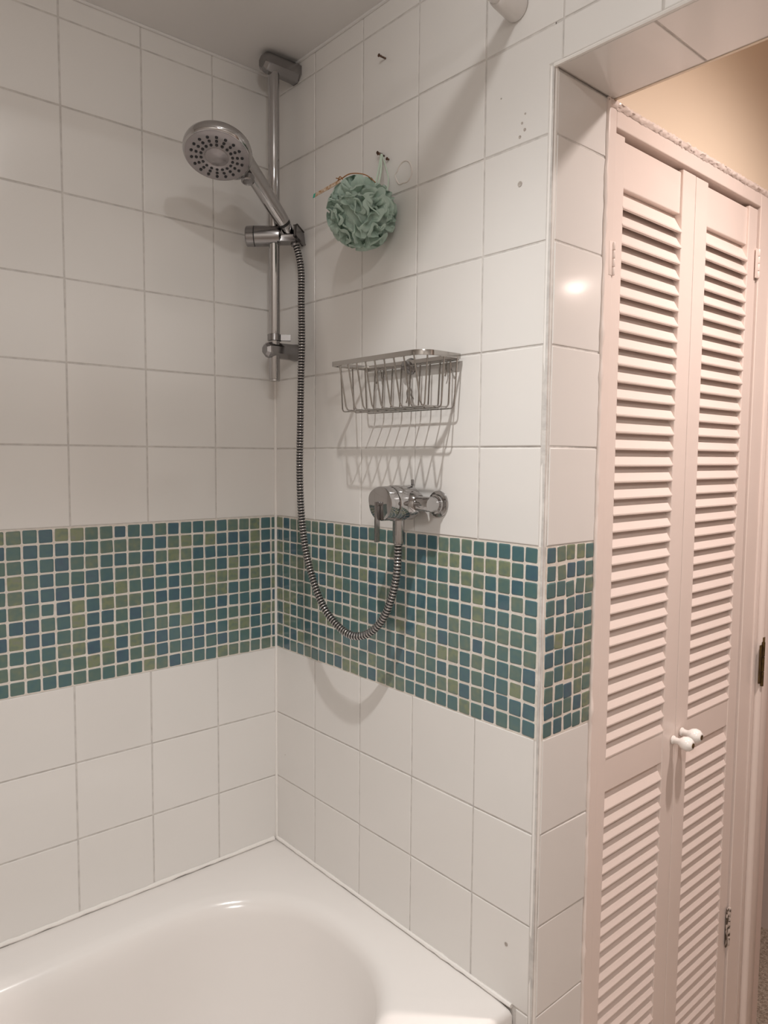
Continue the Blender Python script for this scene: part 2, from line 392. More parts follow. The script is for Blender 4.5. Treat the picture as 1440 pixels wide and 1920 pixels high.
# old drill holes and adhesive on the tiles
for (y, z, r) in ((-.6827, .5505, .0042), (-.6427, .6894, .0013), (-.6901, .6512, .0016), (-.6844, .6392, .0020), (-.6897, .6281, .0024), (-.6808, .6201, .0024), (-.6869, -.6601, .0034), (-.0357, -.5485, .0014), (-.356, .865, .0020)):
    bm = bmesh.new(); lathe(bm, (-.0002, y, z), (-1, 0, 0), [(-.002, r), (.0003, r), (.0006, r * .7), (.0001, r * .35)], 12)
    finish('filled_hole', bm, M_mark, wall_right, True)
bm = bmesh.new()
ol = [(-.4032, .6466), (-.410, .655), (-.42, .6594), (-.431, .657), (-.4382, .6496), (-.4425, .6329), (-.4317, .6222), (-.419, .6225), (-.4078, .624), (-.3975, .6407)]
pp = catmull([(-.0004, a, b) for a, b in ol] + [(-.0004, *ol[0])], 4)
sweep(bm, pp, [.0009 + rc.random() * .0006 for _ in pp], 6); finish('adhesive_mark', bm, M_glue, wall_right, True)

# ------------------------------------------------------------------ bathtub
tub = empty('bathtub', (-.8, -.36, FL), 'white bathtub fitted into the tiled corner below the shower', 'bathtub')
ZR = -.762
bm = bmesh.new()
xa, xb, ya, yb = -1.62, -.001, -.703, -.001
cx0, cx1, cy = -1.30, -.338, -.365
N = 96
def stad(rx, ry, z, sh=0):
    out = []
    for i in range(N):
        a = 2 * pi * (i + .5) / N
        c, s = cos(a), sin(a); ex = 1.0 if abs(c) < 1e-9 else 1
        cx = cx1 if c > 0 else cx0
        p = 2.25; k = (abs(c) ** p + abs(s) ** p) ** (-1 / p)
        out.append(Vector((cx + rx * c * k + (sh if c > 0 else -sh), cy + ry * s * k, z)))
    return out
def rect_from(ins, z):
    out = []
    for p_ in stad(.262, .255, z):
        cx = cx1 if p_.x > cx1 else cx0
        d = p_ - Vector((cx, cy, z))
        if d.y == 0: d.y = 1e-6
        X = (xb - ins - cx1) if d.x > 0 else (cx0 - xa - ins)
        Y = (yb - ins - cy) if d.y > 0 else (cy - ya - ins)
        k = min(X / max(abs(d.x), 1e-6), Y / max(abs(d.y), 1e-6))
        out.append(Vector((cx + d.x * k, cy + d.y * k, z)))
    return out
def snap(pts, ins, z):
    for cxn, cyn in ((xb - ins, yb - ins), (xb - ins, ya + ins), (xa + ins, yb - ins), (xa + ins, ya + ins)):
        j = min(range(N), key=lambda i: (pts[i].x - cxn) ** 2 + (pts[i].y - cyn) ** 2); pts[j] = Vector((cxn, cyn, z))
    return pts
loops = [snap(rect_from(0, ZR - .035), 0, ZR - .035), snap(rect_from(0, ZR - .012), 0, ZR - .012), snap(rect_from(.003, ZR - .004), .003, ZR - .004), snap(rect_from(.010, ZR), .010, ZR)]
loops += [stad(.283, .277, ZR), stad(.272, .266, ZR - .0015), stad(.262, .256, ZR - .006), stad(.254, .248, ZR - .014), stad(.247, .241, ZR - .028), stad(.240, .234, ZR - .06),
          stad(.225, .222, ZR - .14, -.02), stad(.205, .205, ZR - .24, -.05), stad(.17, .18, ZR - .33, -.08), stad(.13, .15, ZR - .37, -.10), stad(.08, .10, ZR - .385, -.12), stad(.02, .03, ZR - .39, -.14)]
for k, ins, z in ((2, 0, ZR - .0008), (3, .004, ZR)):
    for p_ in loops[k]:
        if p_.y > yb - .02: p_.y = yb - ins; p_.z = z
        if p_.x > xb - .02 and p_.y > ya + .03: p_.x = xb - ins; p_.z = z
prev = None
for L in loops:
    rg = [bm.verts.new(p_) for p_ in L]
    if prev: bridge(bm, prev, rg)
    prev = rg
bm.faces.new(prev)
bmesh.ops.recalc_face_normals(bm, faces=bm.faces)
if sum(f.normal.z * f.calc_area() for f in bm.faces) < 0: bmesh.ops.reverse_faces(bm, faces=bm.faces)
adopt(finish('basin', bm, M_bath, None, True, 50), tub)
bm = bmesh.new(); boxv(bm, (xa, ya + .012, FL), (-.001, ya + .028, ZR - .03), .003); adopt(finish('side_panel', bm, M_plast, None, True), tub)
bm = bmesh.new(); lathe(bm, (-1.0, cy, ZR - .391), (0, 0, 1), [(0, .030), (.003, .030), (.005, .024), (.003, .018)], 24); adopt(finish('waste_ring', bm, M_chrome, None, True), tub)

# ------------------------------------------------------------------ shower riser rail
RX, RY = -.055, -.082
ris = empty('shower_rail', (RX, RY, .29), 'chrome vertical shower rail fixed in the tiled corner from ceiling down', 'shower rail')
bm = bmesh.new(); lathe(bm, (RX, RY, .2925), (0, 0, 1), [(0, .0100), (.0006, .0112), (.004, .0115), (.0045, .0108), (.006, .0115), (.635, .0115)], 28); adopt(finish('pole', bm, M_chrome, None, True), ris)
def bracket(z0, z1, x1, hw, name, mt):
    bm = bmesh.new(); c = (z0 + z1) / 2; h = (z1 - z0) / 2
    pts = [(-hw, c - h * .45), (-hw * .35, c - h), (hw * .35, c - h), (hw, c - h * .45), (hw, c + h * .45), (hw * .35, c + h), (-hw * .35, c + h), (-hw, c + h * .45)]
    secs = [(x1, .62), (x1 + .006, .92), (x1 + .012, 1.0), (RX + .018, 1.0), (-.012, 1.02), (-.0005, 1.10)]
    prev = None
    for x, k in secs:
        rg = [bm.verts.new((x, RY + a * k, c + (b - c) * k)) for a, b in pts]
        if prev: bridge(bm, prev, rg)
        else: bm.faces.new(rg)
        prev = rg
    bm.faces.new(prev[::-1]); bmesh.ops.recalc_face_normals(bm, faces=bm.faces)
    return adopt(finish(name, bm, mt, None, True, 25), ris)
bracket(.915, .9525, -.082, .020, 'wall_bracket', M_chrome2)
bracket(.341, .373, -.079, .016, 'wall_bracket', M_chrome2)
bm = bmesh.new(); lathe(bm, (RX, RY, .376), (0, 0, 1), [(0, .013), (.001, .0145), (.014, .0145), (.015, .012)], 24)
d_ = Vector((.80, -.60, 0)); 
bm2 = bm
for s_ in (1,):
    c0 = Vector((RX, RY, .3835)) + d_ * .012; c1 = Vector((RX, RY, .3835)) + d_ * .034; nrm = Vector((.60, .80, 0))
    vs = []
    for c in (c0, c1):
        for a, b in ((-.0055, -.006), (.0055, -.006), (.0055, .006), (-.0055, .006)): vs.append(bm.verts.new(c + nrm * a + Vector((0, 0, b))))
    bridge(bm, vs[:4], vs[4:]); bm.faces.new(vs[:4][::-1]); bm.faces.new(vs[4:])
adopt(finish('dish_clip', bm, M_chrome2, None, True, 30), ris)
# slider: knob - sleeve - cradle along one horizontal axis
AX = Vector((.753, -.657, .02)).normalized(); SC = Vector((RX, RY, .5925))
bm = bmesh.new(); lathe(bm, SC - AX * .058, AX, [(0, .0185), (.002, .0205), (.017, .0212), (.0175, .0200), (.0185, .0200), (.019, .0212), (.060, .0205), (.070, .0190), (.074, .014)], 36, mis=[0, 0, 1, 1, 1, 0, 0, 0])
sl = adopt(finish('slider', bm, [M_chrome2, M_gap], None, True, 30), ris)
HU = Vector((-.218, -.095, .083)).normalized()      # direction of the handset
HP = Vector((-.026, -.102, .5923))
bm = bmesh.new()
nx = HU.cross(AX).normalized()
def obox(bm, c, ax, hs, bev=.002):
    c = Vector(c); r = bmesh.ops.create_cube(bm, size=2); vs = r['verts']
    for v in vs: v.co = c + ax[0] * (v.co.x * hs[0]) + ax[1] * (v.co.y * hs[1]) + ax[2] * (v.co.z * hs[2])
    if bev: bmesh.ops.bevel(bm, geom=list(set(e for v in vs for e in v.link_edges)), offset=bev, segments=2, profile=.5, affect='EDGES')
side = nx.cross(HU).normalized()
U3 = Vector((0, 0, 1)); A2 = AX.cross(U3).normalized()
obox(bm, SC + AX * .028 + Vector((0, 0, -.008)), (AX, A2, U3), (.018, .012, .0075))
obox(bm, HP + side * .0165 + Vector((.004, 0, 0)), (HU, nx, side), (.017, .013, .0035))
lathe(bm, HP - HU * .012, HU, [(0, .0115), (.001, .0135), (.016, .0150), (.016, .0120), (.001, .0095)], 20)
adopt(finish('cradle', bm, M_chrome2, None, True, 30), ris)
bm = bmesh.new()
for i in range(5): obox(bm, HP + side * .0128 + HU * (-.012 + i * .006) + Vector((.004, 0, 0)), (HU, nx, side), (.0014, .011, .0014), 0)
adopt(finish('rubber_ribs', bm, M_nub, None), ris)

# ------------------------------------------------------------------ handset
hs_ = empty('shower_handset', tuple(HP), 'chrome handheld shower head with round spray plate resting in the rail holder', 'shower head')
path = catmull([(-.026, -.102, .5923), (-.0515, -.1108, .6153), (-.084, -.1198, .6409), (-.1154, -.1330, .6620), (-.1465, -.1480, .6790), (-.1750, -.1620, .6910)], 6)
def hr(t):
    pts = [(0, .0098), (.10, .0112), (.16, .0118), (.17, .0135), (.30, .0150), (.55, .0160), (.8, .0170), (1, .0185)]
    for (a, ra), (b, rb) in zip(pts, pts[1:]):
        if t <= b: return ra + (rb - ra) * (t - a) / (b - a)
    return pts[-1][1]
bm = bmesh.new(); n_ = len(path)
sweep(bm, path, [hr(i / (n_ - 1)) for i in range(n_)], 24, mis=[1 if i == 5 else 0 for i in range(n_ - 1)])
adopt(finish('handle', bm, [M_chrome, M_gap], None, True, 60), hs_)
HC_ = Vector((-.2455, -.1949, .6767)); u = HU
dn = (Vector((0, 0, -1)) + u * u.z).normalized()
sd = u.cross(dn).normalized()
hn = (dn + u * .05 - sd * -.16).normalized()
if hn.dot(FW) > 0: pass
ux = (u - hn * u.dot(hn)).normalized(); vy = hn.cross(ux).normalized()
bm = bmesh.new(); prev = None; R0 = .0615
prof = [(-.030, .010), (-.029, .026), (-.024, .042), (-.017, .053), (-.009, .0598), (-.003, R0), (.003, R0 - .0004), (.008, R0 - .0022), (.0092, R0 - .005)]
for t, r in prof:
    rg = ring(bm, HC_ + hn * t, ux, vy, r, r, 48)
    if prev: bridge(bm, prev, rg)
    else: bm.faces.new(rg)
    prev = rg
bm.faces.new(prev[::-1]); bmesh.ops.recalc_face_normals(bm, faces=bm.faces)
# neck flare joining head and handle
q0 = path[-1]; q1 = HC_ - ux * .050 - hn * .006
sweep(bm, catmull([path[-5], path[-1], (q0 + q1) / 2 + Vector((0, 0, -.001)), q1, HC_ - ux * .030 - hn * .010], 4), [.0165, .0172, .018, .0186, .0190, .0196, .0202, .0205, .0206, .0204, .020, .019, .018, .0165, .015, .013, .011], 24)
adopt(finish('head_shell', bm, M_chrome, None, True, 50), hs_)
bm = bmesh.new(); prev = None
for t, r in ((.007, R0 - .0045), (.0105, R0 - .0050), (.0122, R0 - .009), (.0128, .022), (.0118, .0205), (.0130, .0190), (.0130, .0145), (.0140, .0135)):
    rg = ring(bm, HC_ + hn * t, ux, vy, r, r, 48)
    if prev: bridge(bm, prev, rg)
    else: bm.faces.new(rg)
    prev = rg
bm.faces.new(prev[::-1]); bmesh.ops.recalc_face_normals(bm, faces=bm.faces)
fp = adopt(finish('spray_plate', bm, M_face, None, True, 50), hs_)
bm = bmesh.new()
for k, rr in enumerate((.0280, .0365, .0450)):
    for i in range(18):
        a = 2 * pi * (i + .25) / 18
        c = HC_ + hn * .0125 + ux * (rr * cos(a)) + vy * (rr * sin(a))
        lathe(bm, c, hn, [(-.001, .0030), (.0012, .0027)], 8)
adopt(finish('nozzles', bm, M_nub, None, True), hs_)
bm = bmesh.new(); bn = (hn - ux * .15 ).normalized()
lathe(bm, Vector((-.160, -.157, .672)) + hn * .0150, bn, [(-.006, .0125), (0, .0125), (.004, .0125), (.0055, .0110), (.0062, .0095), (.0055, .0080), (.0050, .004)], 24)
adopt(finish('mode_button', bm, M_chrome2, None, True), hs_)

# ------------------------------------------------------------------ hose
hose_pts = [(-.0187, -.1075, .5779), (-.0153, -.1156, .5502), (-.0150, -.1230, .5150), (-.0186, -.1281, .4625), (-.0245, -.1384, .3731), (-.0328, -.1466, .2843), (-.0432, -.1596, .1958), (-.0564, -.1767, .1086),
            (-.0663, -.1965, .0232), (-.0716, -.2191, -.0498), (-.0739, -.2496, -.11), (-.0721, -.2826, -.158)] + [(-.0677, -.3227, -.1881), (-.0632, -.361, -.199), (-.0546, -.3942, -.190), (-.048, -.4239, -.1628), (-.0463, -.4477, -.1201), (-.0456, -.4620, -.0701), (-.045, -.465, -.0130)]
hp = catmull(hose_pts, 16)
# resample by arc length into rings and gaps
def resample(P_, step):
    out = [P_[0]]; acc = 0
    for a, b in zip(P_, P_[1:]):
        L = (b - a).length; t = step - acc
        while t <= L:
            out.append(a.lerp(b, t / L)); t += step
        acc = (acc + L) % step
    return out
hr_ = resample(hp, .0015)
hose = empty('shower_hose', hose_pts[-1], 'ribbed chrome shower hose hanging in a long loop from rail to valve', 'hose')
bm = bmesh.new(); rad = []; mis = []
for i in range(len(hr_)):
    k = i % 4; rad.append((.0056, .0072, .0078, .0070)[k]); mis.append((0, 0, 0, 1)[k])
rad = [.0052 if i % 4 == 0 else r for i, r in enumerate(rad)]
mis = [1 if (i % 4 in (3, 0)) else 0 for i in range(len(hr_) - 1)]
sweep(bm, hr_, rad, 14, mis=mis)
adopt(finish('ribbed_tube', bm, [M_chrome, M_gap], None, True, 80), hose)
bm = bmesh.new(); dd = (hr_[6] - hr_[0]).normalized(); lathe(bm, hr_[0] - dd * .016, dd, [(0, .0095), (.001, .0105), (.018, .0100), (.020, .0078)], 20)
adopt(finish('hose_nut', bm, M_chrome2, None, True), hose)

# ------------------------------------------------------------------ shower valve
VY, VZ = -.465, .055
val = empty('shower_valve', (0, VY, VZ), 'chrome wall mounted shower mixer valve above the mosaic band', 'shower valve')
bm = bmesh.new(); lathe(bm, (-.016, VY, VZ), (-1, 0, 0), [(0, .020), (.001, .029), (.006, .0315), (.048, .0312), (.052, .0300)], 48); 
lathe(bm, (-.0005, VY + .005, VZ), (-1, 0, 0), [(0, .015), (.018, .015)], 24)
# lump where the inlet bar meets the body
lathe(bm, (-.032, VY - .012, VZ), (0, -1, 0), [(0, .022), (.012, .0215), (.022, .0185), (.0265, .0150)], 32)
adopt(finish('body', bm, M_chrome, None, True, 35), val)
bm = bmesh.new(); prev = None; nk = 48
for t, r in ((.0685, .0285), (.0700, .0300), (.0860, .0298), (.0885, .0292), (.0895, .0275)):
    rg = []
    for i in range(nk):
        a = 2 * pi * i / nk; rr = r + .0032 * max(0, cos(a - radians(155))) ** 12
        rg.append(bm.verts.new((-t, VY - rr * cos(a), VZ + rr * sin(a))))
    if prev: bridge(bm, prev, rg)
    else: bm.faces.new(rg)
    prev = rg
bm.faces.new(prev[::-1]); bmesh.ops.recalc_face_normals(bm, faces=bm.faces)
adopt(finish('control_knob', bm, M_chrome, None, True, 35), val)
bm = bmesh.new(); lathe(bm, (-.067, VY, VZ), (-1, 0, 0), [(0, .0285), (.003, .0285)], 40); adopt(finish('shadow_ring', bm, M_gap, None, True), val)
bm = bmesh.new(); boxv(bm, (-.0965, VY - .0030, VZ - .004), (-.089, VY + .0030, VZ + .003), .001)
boxv(bm, (-.1000, VY - .0018, VZ - .0660), (-.0900, VY + .0018, VZ + .003), .0008); adopt(finish('lever', bm, M_chrome2, None, True), val)
bm = bmesh.new(); boxv(bm, (-.025, VY - .012, VZ + .030), (-.020, VY - .009, VZ + .041), .0008); adopt(finish('stop_tab', bm, M_chrome2, None, True), val)
bm = bmesh.new(); lathe(bm, (-.032, VY - .034, VZ), (0, -1, 0), [(0, .0130), (.002, .0138), (.003, .0130), (.0330, .0128), (.0345, .0120)], 32); adopt(finish('inlet_bar', bm, M_chrome, None, True, 35), val)
bm = bmesh.new(); lathe(bm, (-.0003, -.519, VZ - .001), (-1, 0, 0), [(0, .0235), (.0015, .0235), (.004, .0222), (.005, .0175), (.011, .0170), (.012, .0140), (.030, .0125)], 40); adopt(finish('wall_flange', bm, M_chrome, None, True, 30), val)
bm = bmesh.new(); lathe(bm, (-.045, VY, VZ - .026), (0, 0, -1), [(0, .013), (.004, .0125), (.005, .0108), (.040, .0104), (.046, .0092)], 28); adopt(finish('outlet', bm, M_chrome, None, True, 35), val)

# ------------------------------------------------------------------ wire basket
bk = empty('wire_basket', (0, -.454, .219), 'chrome wire shower basket hanging on the tiles above the valve', 'basket')
y0, y1, xf, xr, zt, zb = -.334, -.5725, -.095, -.010, .302, .219
bm = bmesh.new()
def arc(cx, cy_, a0, a1, n=8, cr=.030): return [(cx + cr * cos(radians(a0 + (a1 - a0) * i / n)), cy_ + cr * sin(radians(a0 + (a1 - a0) * i / n))) for i in range(n + 1)]
loop = [(xr, y0)] + arc(xf + .009, y0 - .009, 90, 180, 6, .009) + arc(xf + .030, y1 + .030, 180, 270, 10) + [(xr, y1)]
# flat band rim
prev = None; Lp = loop; n_ = len(Lp)
for i, (x, y) in enumerate(Lp):
    a = Vector((*Lp[(i - 1) % n_], 0)); b = Vector((*Lp[(i + 1) % n_], 0)); t = (b - a).normalized(); nn = Vector((-t.y, t.x, 0)) * .0017
    rg = [bm.verts.new((x + s * nn.x, y + s * nn.y, z)) for s, z in ((-1, zt - .0042), (1, zt - .0042), (1.2, zt), (1, zt + .0042), (-1, zt + .0042), (-1.2, zt))]
    if prev: bridge(bm, prev, rg)
    else: first = rg
    prev = rg
bridge(bm, prev, first)
bmesh.ops.recalc_face_normals(bm, faces=bm.faces)
adopt(finish('rim', bm, M_wire, None, True, 60), bk)
def wire(pts, r=.00145, name='wire'):
    bm = bmesh.new(); sweep(bm, pts, r, 8); return adopt(finish(name, bm, M_wire, None, True), bk)
def rounded(pts, rr=.008, k=4):
    out = [Vector(pts[0])]
    for a, b, c in zip(pts, pts[1:], pts[2:]):
        a, b, c = Vector(a), Vector(b), Vector(c); p0 = b + (a - b).normalized() * rr; p1 = b + (c - b).normalized() * rr
        for j in range(k + 1):
            t = j / k; out.append((1 - t) ** 2 * p0 + 2 * t * (1 - t) * b + t * t * p1)
    out.append(Vector(pts[-1])); return out
NW = 9
for i in range(NW):
    y = -.358 - (.552 - .358) * i / (NW - 1)
    wire(rounded([(xr, y, zt), (xr - .004, y, zb), (-.078, y, zb), (xf, y, zt)]))
for x, ye0, ye1 in ((-.0155, y0, y1), (-.046, y0, y1), (-.078, y0 - .006, y1 + .006)):
    wire(rounded([(x, ye0, zt), (x, ye0 - .006, zb - .0025), (x, ye1 + .006, zb - .0025), (x, ye1, zt)]), .0013)
wire([(xr - .002, y0, zt - .006), (xr - .002, y1, zt - .006)], .0013)
for yy, zz in ((-.366, .292), (-.545, .292), (-.449, .252)):
    wire(catmull([(-.0075, yy + .008, zz - .020), (-.0075, yy + .005, zz - .012), (-.0075, yy + .006, zz), (-.0075, yy, zz + .006), (-.0075, yy - .006, zz), (-.0075, yy - .006, zz - .008), (-.0075, yy - .011, zz - .014)], 5), .0013, 'hook')
bm = bmesh.new(); lathe(bm, (-.0003, -.446, .297), (-1, 0, 0), [(0, .0145), (.003, .0145), (.005, .0125), (.008, .012), (.0105, .0095), (.017, .0085), (.018, .006)], 28); adopt(finish('screw_boss', bm, M_chrome2, None, True), bk)

# ------------------------------------------------------------------ loofah
LC = Vector((-.062, -.379, .566))
lf = empty('bath_puff', (0, -.3655, .6855), 'round sage green mesh bath puff hanging by its cord', 'bath puff')
bm = bmesh.new(); rl = random.Random(12)
dirs = []
NP = 62
for i in range(NP):
    zz = 1 - 2 * (i + .5) / NP; a = i * 2.39996; r = math.sqrt(1 - zz * zz)
    dirs.append((Vector((r * cos(a), r * sin(a), zz)) + Vector((rl.gauss(0, .14), rl.gauss(0, .14), rl.gauss(0, .14)))).normalized())
for d in dirs:
    x, y, d = frame_from(d); ph0 = rl.uniform(0, 6.28); x, y = x * cos(ph0) + y * sin(ph0), y * cos(ph0) - x * sin(ph0)
    sp = rl.uniform(.010, .0185); ph = rl.uniform(0, 6.28); RR = rl.uniform(.053, .063); amp = rl.uniform(.25, .6); el = rl.uniform(.35, 1.0); lean = rl.uniform(-.010, .010); l2 = rl.uniform(-.010, .010)
    prev = None; nu = 36
    for k in range(9):
        v = k / 8; rad_ = .022 + (RR - .022) * (1 - (1 - v) ** 1.7)
        rg = []
        for j in range(nu):
            a = 2 * pi * j / nu
            rr = (.004 + sp * v ** 1.25) * (1 + amp * v * cos(2 * a + ph)) * (1 + .16 * v * cos(5 * a + ph * 2))
            h = rad_ + .007 * v * sin(2 * a + ph * 3) + .003 * v * sin(5 * a + ph)
            if k == 8: h -= .0035; rr *= 1.07
            px = LC + d * h + x * (rr * cos(a) + lean * v) + y * (rr * el * sin(a) + l2 * v)
            if px.x > -.0025: px.x = -.0025
            q_ = px - LC
            if q_.length > .0635: px = LC + q_ * (.0635 / q_.length)
            rg.append(bm.verts.new(px))
        if prev: bridge(bm, prev, rg)
        prev = rg
r = bmesh.ops.create_icosphere(bm, subdivisions=3, radius=.047)
for v in r['verts']: v.co = v.co * (1 + .08 * sin(90 * v.co.x + 70 * v.co.z)) + LC
adopt(finish('mesh_ball', bm, M_puff, None, True, 75), lf)
bm = bmesh.new()
top = Vector((-.009, -.3690, .6845))
sweep(bm, catmull([top, (-.0216, -.3765, .6520), (-.036, -.3860, .6230), (-.044, -.390, .608)], 8), .0017, 8)
sweep(bm, catmull([top, (-.0200, -.3815, .6520), (-.034, -.3925, .6230), (-.042, -.396, .606)], 8), .0017, 8)
sweep(bm, catmull([top + Vector((.001, -.001, 0)), (-.0040, -.3825, .6439), (-.014, -.393, .6180), (-.024, -.397, .600)], 8), .0011, 8)
adopt(finish('cord', bm, M_cord, None, True), lf)
# card label with its string
tg = []
TA = Vector((-.088, -.268, .618)); TB = Vector((-.082, -.342, .627))
bm = bmesh.new(); wv = Vector((0.3, .1, .95)).normalized() * .0042; th = Vector((-.95, 0, .3)).normalized() * .0004
def strip(a, b, mi):
    vs = []
    for c in (a, b):
        for s, t in ((-1, -1), (1, -1), (1, 1), (-1, 1)): vs.append(bm.verts.new(c + wv * s + th * t))
    bridge(bm, vs[:4], vs[4:], mi); bm.faces.new(vs[:4][::-1]).material_index = mi; bm.faces.new(vs[4:]).material_index = mi
M_card = mat('brown card', (.34, .17, .06), .6, noise=(160, .12, (.60, .50, .40)))
M_teal = mat('teal print', (.03, .34, .24), .5)
strip(TA, TA.lerp(TB, .08), 1); strip(TA.lerp(TB, .08), TB, 0)
ct = adopt(finish('card_label', bm, [M_card, M_teal], None), lf); ct['label'] = 'narrow brown card label with a teal end'
bm = bmesh.new(); sweep(bm, catmull([TB + Vector((0, .012, .008)), TB + Vector((-.001, .004, .005)), TB + Vector((0, -.002, .003)), TB + Vector((.006, -.022, .008)), TB + Vector((.018, -.048, .002)), TB + Vector((.030, -.062, -.012))], 6), .0010, 6)
sweep(bm, catmull([TB + Vector((-.001, .006, .001)), TB + Vector((-.001, .000, .007)), TB + Vector((0, -.006, .002)), TB + Vector((0, -.010, -.004))], 6), .0010, 6)
adopt(finish('label_string', bm, M_string, None, True), lf)

# ------------------------------------------------------------------ screws in the wall
def screw(y, z, length, r, label, cat='screw'):
    e = empty('screw', (0, y, z), label, cat)
    bm = bmesh.new(); prof = [(-.002, r * .55)]
    t = .0
    while t < length - .002:
        prof += [(t, r * .5), (t + .0006, r * .75)]; t += .0012
    prof += [(length - .002, r * .5)]
    lathe(bm, (0, y, z), (-1, 0, 0), prof, 10); adopt(finish('shank', bm, M_screw, None, True), e)
    bm = bmesh.new(); lathe(bm, (0, y, z), (-1, 0, 0), [(length - .003, r * .6), (length - .0008, r * 1.3), (length, r * 1.15), (length + .0002, r * .5), (length - .0006, r * .3)], 16); adopt(finish('screw_head', bm, M_screw, None, True), e)
    return e
screw(-.3690, .855, .017, .0024, 'rusty screw standing out of the tile high on the wall, near the ceiling')
screw(-.3610, .6895, .012, .0023, 'dark screw left of the puff cord, topmost of the small cluster')
screw(-.3675, .6845, .016, .0023, 'dark screw that the puff cord is looped over')
screw(-.3805, .6745, .006, .0023, 'dark screw right of the puff cord, near the stained patch')
bm = bmesh.new(); lathe(bm, (-.0005, -.034, .392), (-1, 0, 0), [(-.003, .0027), (.0012, .0027), (.0018, .0022), (.0006, .0012)], 14)
o = finish('wall_plug', bm, M_plug, None, True); tag(o, 'small red wall plug in the tile behind the lower end of the rail', 'wall plug')

# ------------------------------------------------------------------ curtain rail with flange
cr_ = empty('curtain_rail', (0, -.671, .811), 'white shower curtain rail with round wall flange at the top of the picture', 'curtain rail')
bm = bmesh.new(); lathe(bm, (-.0003, -.671, .811), (-1, 0, 0), [(0, .0195), (.002, .0205), (.006, .0203), (.022, .0185), (.040, .0162), (.046, .0150), (.048, .0133)], 40); adopt(finish('wall_flange', bm, M_plast, None, True, 40), cr_)
bm = bmesh.new(); lathe(bm, (-.040, -.671, .811), (-1, 0, 0), [(0, .0118), (1.70, .0118)], 28); adopt(finish('rail', bm, M_plast, None, True), cr_)

# ------------------------------------------------------------------ built-in louvred cupboard
cb = empty('louvred_cupboard', (.44, W + .3, FL), 'built-in cupboard with two pale louvred doors beside the tiled corner', 'cupboard')
def part(name, boxes, m, parent, bev=.0012):
    bm = bmesh.new()
    for a, b in boxes: boxv(bm, a, b, bev)
    o = finish(name, bm, m, None, True, 12); return o
cz0 = FL + .06
ZT = .656; LZ0 = cz0 + .01
ch = part('door_frame', [((D, W - .001, FL), (.1635, W + .07, .694)), ((.1635, W - .001, ZT + .006), (.7165, W + .07, .694)), ((.1635, W + .034, ZT - .02), (.7165, W + .07, ZT + .007)), ((.7165, W - .001, FL), (.772, W + .07, .694)), ((.16, W + .004, FL), (.72, W + .07, cz0))], M_wood, cb, .0015)
adopt(ch, cb)
# wooden stop inside the frame and a dark interior
bx = part('carcass', [((.14, W + .50, FL), (.78, W + .52, .69)), ((.138, W + .07, FL), (.15, W + .52, .69)), ((.77, W + .07, FL), (.78, W + .52, .69)), ((.14, W + .07, .68), (.78, W + .52, .69)), ((.14, W + .07, FL), (.78, W + .52, FL + .02))], M_dark, cb, 0)
adopt(bx, cb)
slat_me = {}
PITCH = .0277
def slat_mesh(L):
    k = round(L, 4)
    if k in slat_me: return slat_me[k]
    bm = bmesh.new(); wd = .0228; t = .0029
    sec = [(-wd, -t), (wd - .002, -t), (wd, -t * .6), (wd, t * .6), (wd - .002, t), (-wd, t)]
    a = [bm.verts.new((-L / 2, y, z)) for y, z in sec]; b = [bm.verts.new((L / 2, y, z)) for y, z in sec]
    bridge(bm, a, b); bm.faces.new(a[::-1]); bm.faces.new(b); bmesh.ops.recalc_face_normals(bm, faces=bm.faces)
    me = bpy.data.meshes.new('slat'); bm.to_mesh(me); bm.free(); me.materials.append(M_wood); slat_me[k] = me; return me
def leaf(x0, s0, s1, x1, mid_t, mid_b, label, yoff):
    y0 = W + .001 + yoff; y1 = W + .031 + yoff
    d = part('door', [((x0, y0, LZ0), (s0, y1, ZT)), ((s1, y0, LZ0), (x1, y1, ZT)), ((s0 - .002, y0 + .0045, .578), (s1 + .002, y1 - .003, ZT - .004)), ((s0 - .002, y0 + .0012, mid_b), (s1 + .002, y1 - .003, mid_t)), ((s0 - .002, y0 + .003, LZ0), (s1 + .002, y1 - .003, LZ0 + .09))], M_wood, cb, .0016)
    adopt(d, cb); d['label'] = label
    # slim square bead round the openings
    L = s1 - s0 + .004; me = slat_mesh(L); tilt = radians(-56)
    for zlo, zhi in ((mid_t, .578), (LZ0 + .09, mid_b)):
        n = int((zhi - zlo) / PITCH); p_ = (zhi - zlo) / n
        for k in range(n):
            z = zlo + (k + .5) * p_
            o = bpy.data.objects.new('slat', me); COL.objects.link(o); o.parent = d
            o.location = ((s0 + s1) / 2, (y0 + y1) / 2 - .0032, z)
            # own +y edge is the front: turn it towards the room and down
            o.rotation_euler = (pi + radians(62) + rs.gauss(0, .015), 0, 0)
    return d
rs = random.Random(21)
dl = leaf(.1657, .195, .390, .4388, -.3775, -.4445, 'left louvred door', .0015)
dr = leaf(.4414, .489, .671, .7120, -.3740, -.4390, 'right louvred door', .0022)
